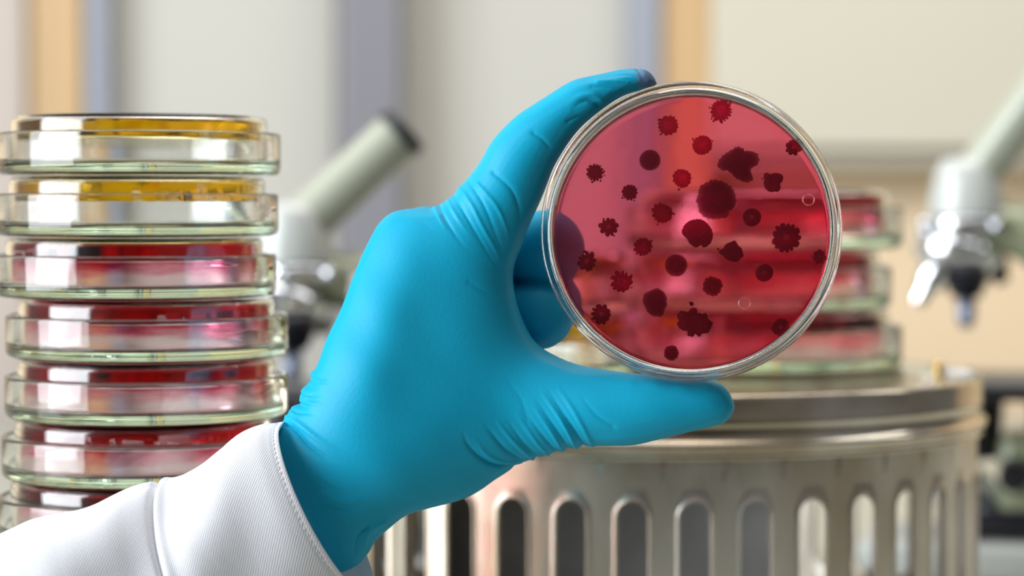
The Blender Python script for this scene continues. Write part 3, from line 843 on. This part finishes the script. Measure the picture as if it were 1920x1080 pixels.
    Q = Q[(Q >= 0).all(1)]
    # Taubin smoothing
    E = np.concatenate([Q[:, [0, 1]], Q[:, [1, 2]], Q[:, [2, 3]], Q[:, [3, 0]]])
    deg = np.bincount(E.ravel(), minlength=len(V)).astype(float)[:, None]
    def lap(V):
        nonlocal E, deg
        L = np.zeros_like(V)
        for k in range(3):
            L[:, k] = np.bincount(E[:, 0], V[E[:, 1], k], len(V)) + np.bincount(E[:, 1], V[E[:, 0], k], len(V))
        return L / deg - V
    for _ in range(8):
        V = V + 0.5 * lap(V); V = V - 0.52 * lap(V)
    # one level of subdivision, then a light smoothing
    E2 = np.sort(E, axis=1); key = E2[:, 0] * len(V) + E2[:, 1]
    uk, inv = np.unique(key, return_inverse=True)
    ea, eb = uk // len(V), uk % len(V)
    nV, nE, nQ = len(V), len(uk), len(Q)
    V = np.concatenate([V, (V[ea] + V[eb]) / 2, V[Q].mean(1)])
    em = [inv[k * nQ:(k + 1) * nQ] + nV for k in range(4)]
    fc = np.arange(nQ) + nV + nE
    Q = np.concatenate([np.stack([Q[:, k], em[k], fc, em[k - 1]], 1) for k in range(4)])
    E = np.concatenate([Q[:, [0, 1]], Q[:, [1, 2]], Q[:, [2, 3]], Q[:, [3, 0]]])
    deg = np.bincount(E.ravel(), minlength=len(V)).astype(float)[:, None]
    for _ in range(4):
        V = V + 0.5 * lap(V); V = V - 0.52 * lap(V)
    # vertex normals
    def normals(V):
        fn = np.cross(V[Q[:, 2]] - V[Q[:, 0]], V[Q[:, 3]] - V[Q[:, 1]])
        Nn = np.zeros_like(V)
        for c in range(4):
            for k in range(3): Nn[:, k] += np.bincount(Q[:, c], fn[:, k], len(V))
        return Nn / np.maximum(np.linalg.norm(Nn, axis=1)[:, None], 1e-12)
    NN = normals(V)
    # outward check
    cen = V.mean(0)
    if ((V - cen) * NN).sum() < 0: Q = Q[:, ::-1]; NN = -NN
    return V, Q, NN, lap, normals

# creases of the thin glove: polyline px, half-width px, depth mm (negative = ridge), front side only
CR = [
    ([(824, 384), (830, 402), (841, 421), (862, 452), (890, 480)], 5, .9), ([(815, 388), (826, 412), (840, 436)], 4, -.5),
    ([(838, 372), (850, 395), (866, 420), (890, 455)], 5, -.6), ([(849, 364), (866, 392), (883, 421), (914, 473), (955, 535)], 5, .9),
    ([(862, 352), (885, 385), (905, 425), (935, 480), (960, 540)], 5, -.6), ([(878, 340), (900, 372), (914, 400), (935, 452), (960, 515)], 6, .8),
    ([(895, 345), (930, 385), (950, 430), (962, 480)], 5, -.5), ([(924, 323), (961, 359), (976, 411), (971, 478)], 6, .8), ([(1000, 400), (988, 440), (972, 470)], 5, -.4),
    ([(1000, 250), (1022, 266), (1038, 290)], 6, .8), ([(880, 530), (920, 552), (950, 560)], 7, .35), ([(760, 400), (790, 412), (815, 440)], 9, .35),
    ([(868, 805), (875, 830), (900, 858), (933, 875), (985, 874)], 6, 2.0), ([(885, 815), (910, 850), (940, 866), (985, 868)], 5, -.8),
    ([(905, 790), (924, 815), (948, 844), (985, 869)], 6, 1.2), ([(925, 780), (960, 825), (1000, 862)], 5, -.7),
    ([(948, 780), (981, 832), (1010, 862)], 5, 1.1), ([(965, 770), (1000, 822), (1030, 856)], 5, -.7), ([(981, 766), (1020, 822), (1046, 852)], 5, 1.2),
    ([(992, 750), (1030, 805), (1056, 846)], 5, -.7), ([(1001, 742), (1039, 800), (1068, 846)], 5, 1.2), ([(1010, 728), (1050, 785), (1082, 842)], 5, -.9),
    ([(1020, 718), (1058, 778), (1080, 815), (1097, 842)], 5, 1.7), ([(1040, 720), (1075, 770), (1110, 835)], 6, -.6), ([(1085, 735), (1115, 775), (1150, 800)], 7, .5),
    ([(940, 700), (975, 745), (990, 790)], 10, .3),
    ([(535, 795), (552, 806), (578, 835), (613, 858), (650, 870)], 7, 2.0), ([(535, 780), (560, 796), (600, 826), (640, 846)], 7, -1.0), ([(540, 764), (562, 772), (600, 778)], 5, 1.3),
    ([(555, 748), (580, 756), (610, 758)], 5, -.9), ([(562, 737), (580, 741), (610, 742)], 5, 1.3), ([(572, 716), (595, 722), (620, 724)], 5, -.7), ([(578, 706), (600, 709), (625, 712)], 5, .9),
    ([(600, 900), (625, 915), (658, 927), (690, 920)], 8, .9), ([(605, 925), (640, 940), (690, 938)], 7, -.7), ([(612, 945), (650, 955), (690, 950)], 8, .8),
    ([(690, 990), (670, 1010), (662, 1050)], 6, 1.2), ([(720, 980), (690, 1000), (680, 1050)], 6, -.9),
    ([(1120, 197), (1102, 189), (1086, 194), (1068, 210)], 6, 1.2), ([(1128, 188), (1110, 178), (1085, 182), (1060, 198)], 7, -.7), ([(1065, 228), (1085, 219), (1105, 216)], 5, 1.0),
    ([(1120, 152), (1160, 152), (1205, 158)], 5, -.6), ([(1110, 162), (1150, 165), (1200, 172)], 6, .6), ([(1140, 141), (1180, 141), (1206, 146)], 4, .5), ([(1195, 130), (1202, 140), (1206, 156)], 4, .7),
]
def glove():
    V, Q, NN, lap, normals = hand_mesh()
    # project vertices to pixels to lay the creases along the outer, camera-side skin
    c, s = math.cos(PITCH), math.sin(PITCH)
    y = V[:, 1]; z = V[:, 2] - CAMZ; x = V[:, 0]
    dep = y * c - z * s; up = y * s + z * c
    PX = 960 + F_PX * x / dep; PY = 540 - F_PX * up / dep
    disp = np.zeros(len(V))
    rng = np.random.RandomState(3)
    for pts, w, d in CR:
        pc = catmull(pts, 6); L = len(pc)
        best = np.full(len(V), 1e9); tt = np.zeros(len(V))
        for i in range(L - 1):
            a, b = pc[i], pc[i + 1]; e = b - a
            t = np.clip(((PX - a[0]) * e[0] + (PY - a[1]) * e[1]) / (e @ e), 0, 1)
            dd = (PX - a[0] - t * e[0]) ** 2 + (PY - a[1] - t * e[1]) ** 2
            m = dd < best; best[m] = dd[m]; tt[m] = (i + t[m]) / (L - 1)
        sm = lambda x: np.clip(x, 0, 1) ** 2 * (3 - 2 * np.clip(x, 0, 1))
        x0_, y0_ = pts[0]
        if y0_ > 690 and x0_ > 800 or (x0_ > 990 and y0_ > 380): taper = sm(tt * 1.5)          # thumb: fades in from the palm
        else: taper = sm((1 - tt) * 1.5)
        ww = w * 0.72
        prof = np.exp(-best / (ww * ww)) if d < 0 else np.exp(-np.sqrt(best) / (ww * 0.75))
        disp -= d * 0.001 * 0.75 * prof * taper
    front = np.clip((0.25 - NN[:, 1]) / 0.4, 0, 1) * (y < 0.800)
    disp *= front
    # slow unevenness of the skin under the glove
    sw = 0.00012 * np.sin(V[:, 0] * 130 + 1) * np.sin(V[:, 2] * 110 + V[:, 0] * 60) + 0.00006 * np.sin(V[:, 0] * 300 + V[:, 2] * 260)
    # tendons on the back of the hand
    def ridge(a, b, w, amp):
        a = np.array(a, float); b = np.array(b, float); e = b - a
        t = np.clip(((PX - a[0]) * e[0] + (PY - a[1]) * e[1]) / (e @ e), 0, 1)
        dd = (PX - a[0] - t * e[0]) ** 2 + (PY - a[1] - t * e[1]) ** 2
        return amp * np.exp(-dd / (w * w)) * np.clip(t * 3, 0, 1)
    sw += (ridge((660, 800), (770, 430), 46, .0010)  ) * front
    V = V + NN * (disp + sw)[:, None]
    me = bpy.data.meshes.new('glove')
    me.vertices.add(len(V)); me.vertices.foreach_set('co', V.ravel())
    me.loops.add(Q.size); me.polygons.add(len(Q))
    me.loops.foreach_set('vertex_index', Q.ravel().astype(np.int32))
    me.polygons.foreach_set('loop_start', np.arange(0, Q.size, 4, dtype=np.int32))
    me.update(calc_edges=True); me.validate()
    me.polygons.foreach_set('use_smooth', [True] * len(me.polygons))
    print('glove verts', len(V))
    return me

m_glove, nt, out = new_mat('cyan nitrile glove')
b = N(nt, 'ShaderNodeBsdfPrincipled'); b.inputs['Roughness'].default_value = 0.46
b.inputs['Specular IOR Level'].default_value = 0.22
b.inputs['Subsurface Weight'].default_value = 0.0
geo = N(nt, 'ShaderNodeTexCoord')
tip = P(1222, 146, .779)
ds = N(nt, 'ShaderNodeVectorMath', operation='DISTANCE'); ds.inputs[1].default_value = tuple(tip)
nt.links.new(geo.outputs['Object'], ds.inputs[0])
nz = N(nt, 'ShaderNodeTexNoise'); nz.inputs['Scale'].default_value = 300; nt.links.new(geo.outputs['Object'], nz.inputs['Vector'])
ma = N(nt, 'ShaderNodeMath', operation='MULTIPLY_ADD'); ma.inputs[1].default_value = 0.004; nt.links.new(nz.outputs['Fac'], ma.inputs[0]); nt.links.new(ds.outputs['Value'], ma.inputs[2])
mr = N(nt, 'ShaderNodeMapRange'); mr.inputs[1].default_value = 0.0060; mr.inputs[2].default_value = 0.0082; mr.inputs[3].default_value = 0.75; mr.inputs[4].default_value = 0.0
nt.links.new(ma.outputs[0], mr.inputs[0])
n2 = N(nt, 'ShaderNodeTexNoise'); n2.inputs['Scale'].default_value = 26; n2.inputs['Detail'].default_value = 4; nt.links.new(geo.outputs['Object'], n2.inputs['Vector'])
mxc = N(nt, 'ShaderNodeMix', data_type='RGBA'); mxc.inputs[6].default_value = (0.008, 0.435, 0.68, 1); mxc.inputs[7].default_value = (0.008, 0.405, 0.64, 1)
nt.links.new(n2.outputs['Fac'], mxc.inputs[0])
mxt = N(nt, 'ShaderNodeMix', data_type='RGBA'); mxt.inputs[7].default_value = (0.17, 0.19, 0.33, 1)
nt.links.new(mr.outputs[0], mxt.inputs[0]); nt.links.new(mxc.outputs[2], mxt.inputs[6]); nt.links.new(mxt.outputs[2], b.inputs['Base Color'])
n3 = N(nt, 'ShaderNodeTexNoise'); n3.inputs['Scale'].default_value = 900; n3.inputs['Detail'].default_value = 4; nt.links.new(geo.outputs['Object'], n3.inputs['Vector'])
bp = N(nt, 'ShaderNodeBump'); bp.inputs['Strength'].default_value = 0.10; bp.inputs['Distance'].default_value = 0.0006
nt.links.new(n3.outputs['Fac'], bp.inputs['Height']); nt.links.new(bp.outputs['Normal'], b.inputs['Normal'])
nt.links.new(b.outputs[0], out.inputs['Surface'])

SLV_A = P(560, 930, .772)
person = empty('person', SLV_A, 'person in a white lab coat sleeve and cyan glove holding up the red petri dish', 'person')
gme = glove(); gme.materials.append(m_glove)
go = bpy.data.objects.new('glove', gme); COL.objects.link(go); go.parent = person; go.matrix_parent_inverse = Matrix.Translation(-SLV_A)

# sleeve: rings given by their upper and lower outline points
SL = [((531, 793), (702, 1110)), ((512, 797), (682, 1120)), ((489, 802), (655, 1132)), ((455, 817), (618, 1152)), ((418, 839), (578, 1176)), ((378, 869), (530, 1205)),
      ((345, 888), (490, 1230)), ((311, 906), (452, 1250)), ((297, 912), (436, 1258)), ((280, 914), (420, 1264)), ((250, 922), (394, 1280)), ((222, 932), (366, 1296)), ((178, 948), (318, 1316)), ((140, 957), (280, 1330)),
      ((102, 963), (240, 1344)), ((58, 974), (196, 1358)), ((22, 990), (160, 1372)), ((-30, 1012), (110, 1392)), ((-120, 1040), (30, 1430)), ((-260, 1080), (-100, 1480)), ((-420, 1130), (-250, 1540))]
def sleeve():
    A = catmull([s[0] for s in SL], 8); B = catmull([s[1] for s in SL], 8)
    nseg = 220; V = []; UV = []
    acc = 0; prev = None; cuts = []
    for i in range(len(A)):
        Y = 0.770 - 0.00018 * i
        a = P(A[i][0], A[i][1], Y); b = P(B[i][0], B[i][1], Y)
        c = (a + b) / 2; hv = (a - b) / 2; r = hv.length
        if prev is not None: acc += (c - prev).length
        prev = c
        ax = hv.normalized().cross(Vector((0, -1, 0))).normalized()   # points along the arm
        if ax.x < 0: ax = -ax
        rd = r * 0.90
        for k in range(nseg):
            th = 2 * PI * k / nseg
            fx = 0.0
            u = acc; s = math.sin(th)
            # soft folds
            f = 0.0016 * math.sin(u * 95 + 2.2 * math.cos(th + 0.8)) * min(1, u / 0.03) + 0.0011 * math.sin(u * 150 - 3 * th) * min(1, u / 0.02)
            f += 0.0007 * math.sin(3 * th + 1) + 0.0007 * math.sin(u * 60 + 5 * th) * min(1, u / 0.04)
            f *= 1.0 * s ** 0.6 if s > 0 else 0.7      # the outline itself stays put
            f += -0.0016 * math.exp(-((u - U_SEAM) / 0.0008) ** 2) + 0.0009 * math.exp(-((u - U_SEAM + 0.0028) / 0.0018) ** 2)
            f += -0.0003 * math.exp(-((u - 0.0022) / 0.0006) ** 2)
            p = c + hv * math.cos(th) * (1 + f / r) + Vector((0, -1, 0)) * s * (rd + f) - ax * (0.0042 if s > 0 else 0.001) * s
            V.append(p); UV.append((u, th))
        cuts.append(acc)
    Fc = []
    n = len(A)
    for i in range(n - 1):
        for k in range(nseg):
            Fc.append((i * nseg + k, i * nseg + (k + 1) % nseg, (i + 1) * nseg + (k + 1) % nseg, (i + 1) * nseg + k))
    return V, Fc, UV, nseg
# arc length of the seam ring (index 8 of SL)
_A = catmull([s[0] for s in SL], 8); _B = catmull([s[1] for s in SL], 8); U_SEAM = 0.0; _p = None
for i in range(8 * 8 + 1):
    c_ = (P(_A[i][0], _A[i][1], .772) + P(_B[i][0], _B[i][1], .772)) / 2
    if _p is not None: U_SEAM += (c_ - _p).length
    _p = c_
V, Fc, UV, nseg = sleeve()
m_cloth, nt, out = new_mat('white cotton twill')
b = N(nt, 'ShaderNodeBsdfPrincipled'); b.inputs['Roughness'].default_value = 0.85; b.inputs['Sheen Weight'].default_value = 0.25
b.inputs['Base Color'].default_value = (0.89, 0.885, 0.93, 1)
uv = N(nt, 'ShaderNodeUVMap'); uv.uv_map = 'UVMap'
mp = N(nt, 'ShaderNodeMapping'); mp.inputs['Rotation'].default_value = (0, 0, 0.7); nt.links.new(uv.outputs[0], mp.inputs[0])
wv = N(nt, 'ShaderNodeTexWave'); wv.inputs['Scale'].default_value = 420; wv.inputs['Distortion'].default_value = 0.6; wv.inputs['Detail'].default_value = 1; nt.links.new(mp.outputs[0], wv.inputs['Vector'])
n1 = N(nt, 'ShaderNodeTexNoise'); n1.inputs['Scale'].default_value = 900; nt.links.new(uv.outputs[0], n1.inputs['Vector'])
add = N(nt, 'ShaderNodeMath', operation='ADD'); nt.links.new(wv.outputs['Fac'], add.inputs[0]); nt.links.new(n1.outputs['Fac'], add.inputs[1])
bp = N(nt, 'ShaderNodeBump'); bp.inputs['Strength'].default_value = 0.22; bp.inputs['Distance'].default_value = 0.0004
nt.links.new(add.outputs[0], bp.inputs['Height']); nt.links.new(bp.outputs['Normal'], b.inputs['Normal'])
nt.links.new(b.outputs[0], out.inputs['Surface'])
so = mesh_obj('coat_sleeve', V, Fc, m_cloth, person); so.matrix_parent_inverse = Matrix.Translation(-SLV_A)
ul = so.data.uv_layers.new(name='UVMap')
for lp in so.data.loops:
    u, th = UV[lp.vertex_index]; ul.data[lp.index].uv = (u, th * 0.03)
sm = so.modifiers.new('t', 'SOLIDIFY'); sm.thickness = 0.0011; sm.offset = -1
# stitching: a row of short threads along the cuff edge
V2 = []; bm = bmesh.new()
def on_sleeve(i_f, th):
    i0 = int(i_f); k = (th / (2 * PI) * nseg) % nseg; k0 = int(k); f1 = i_f - i0; f2 = k - k0
    g = lambda i, k: Vector(V[i * nseg + k % nseg])
    return (g(i0, k0) * (1 - f2) + g(i0, k0 + 1) * f2) * (1 - f1) + (g(i0 + 1, k0) * (1 - f2) + g(i0 + 1, k0 + 1) * f2) * f1
nst = 96
for j in range(nst):
    a0 = 2 * PI * j / nst; a1 = 2 * PI * (j + 0.68) / nst
    nrm = Vector((0, -1, 0)) * math.sin(a0 + .02) + Vector((0, 0, 1)) * math.cos(a0 + .02)
    sweep(bm, [on_sleeve(5.2, a0) + nrm * 0.00002, on_sleeve(5.2, (a0 + a1) / 2) + nrm * 0.00022, on_sleeve(5.2, a1) + nrm * 0.00002], [0.0001, 0.00014, 0.0001], 6)
st = bm_obj('cuff_stitching', bm, principled('white thread', (0.72, 0.71, 0.77), 0.8), so)
st.matrix_parent_inverse = Matrix.Identity(4)

# ------------------------------------------------------------------ light
W = bpy.data.worlds.new('room'); SC.world = W; W.use_nodes = True
nt = W.node_tree
bg = nt.nodes['Background']
tc = nt.nodes.new('ShaderNodeTexCoord'); sx = nt.nodes.new('ShaderNodeSeparateXYZ'); nt.links.new(tc.outputs['Generated'], sx.inputs[0])
cr = nt.nodes.new('ShaderNodeValToRGB'); mr = nt.nodes.new('ShaderNodeMapRange')
mr.inputs[1].default_value = -1; mr.inputs[2].default_value = 1
nt.links.new(sx.outputs['Z'], mr.inputs[0]); nt.links.new(mr.outputs[0], cr.inputs[0])
cr.color_ramp.elements[0].position = 0.35; cr.color_ramp.elements[0].color = (0.13, 0.115, 0.10, 1)
cr.color_ramp.elements[1].position = 0.8; cr.color_ramp.elements[1].color = (0.72, 0.72, 0.72, 1)
# the room is lighter on the window side
m2 = nt.nodes.new('ShaderNodeMapRange'); m2.inputs[1].default_value = -0.8; m2.inputs[2].default_value = 0.6
m2.inputs[3].default_value = 0.62; m2.inputs[4].default_value = 0.26
nt.links.new(sx.outputs['X'], m2.inputs[0])
# and dimmed behind the camera, to cut reflections in the dish glass
m3 = nt.nodes.new('ShaderNodeMapRange'); m3.inputs[1].default_value = -0.95; m3.inputs[2].default_value = -0.78
m3.inputs[3].default_value = 0.22; m3.inputs[4].default_value = 1.0
nt.links.new(sx.outputs['Y'], m3.inputs[0])
mu = nt.nodes.new('ShaderNodeMath'); mu.operation = 'MULTIPLY'
nt.links.new(m2.outputs[0], mu.inputs[0]); nt.links.new(m3.outputs[0], mu.inputs[1]); nt.links.new(mu.outputs[0], bg.inputs[1])
nt.links.new(cr.outputs[0], bg.inputs[0])

def area(name, loc, target, sx_, sy_, energy, col):
    l = bpy.data.lights.new(name, 'AREA'); l.shape = 'RECTANGLE'; l.size = sx_; l.size_y = sy_; l.energy = energy; l.color = col
    o = bpy.data.objects.new(name, l); COL.objects.link(o); o.location = loc
    o.rotation_euler = (Vector(target) - Vector(loc)).to_track_quat('-Z', 'Y').to_euler()
    return o
area('window_light', (-2.4, -0.15, 1.85), (0, 0.8, 1.15), 2.1, 2.0, 128, (0.88, 0.95, 1.0))
area('overhead_fill', (0.3, 1.4, 3.0), (0.1, 1.5, 0), 1.6, 1.0, 16, (1.0, 0.96, 0.90))  # unseen overhead area light, added for general brightness
area('wall_fill', (0.3, 1.3, 2.0), (0.3, 2.6, 1.0), 2.8, 0.5, 17, (1.0, 0.97, 0.92))  # unseen area light added to brighten the back wall
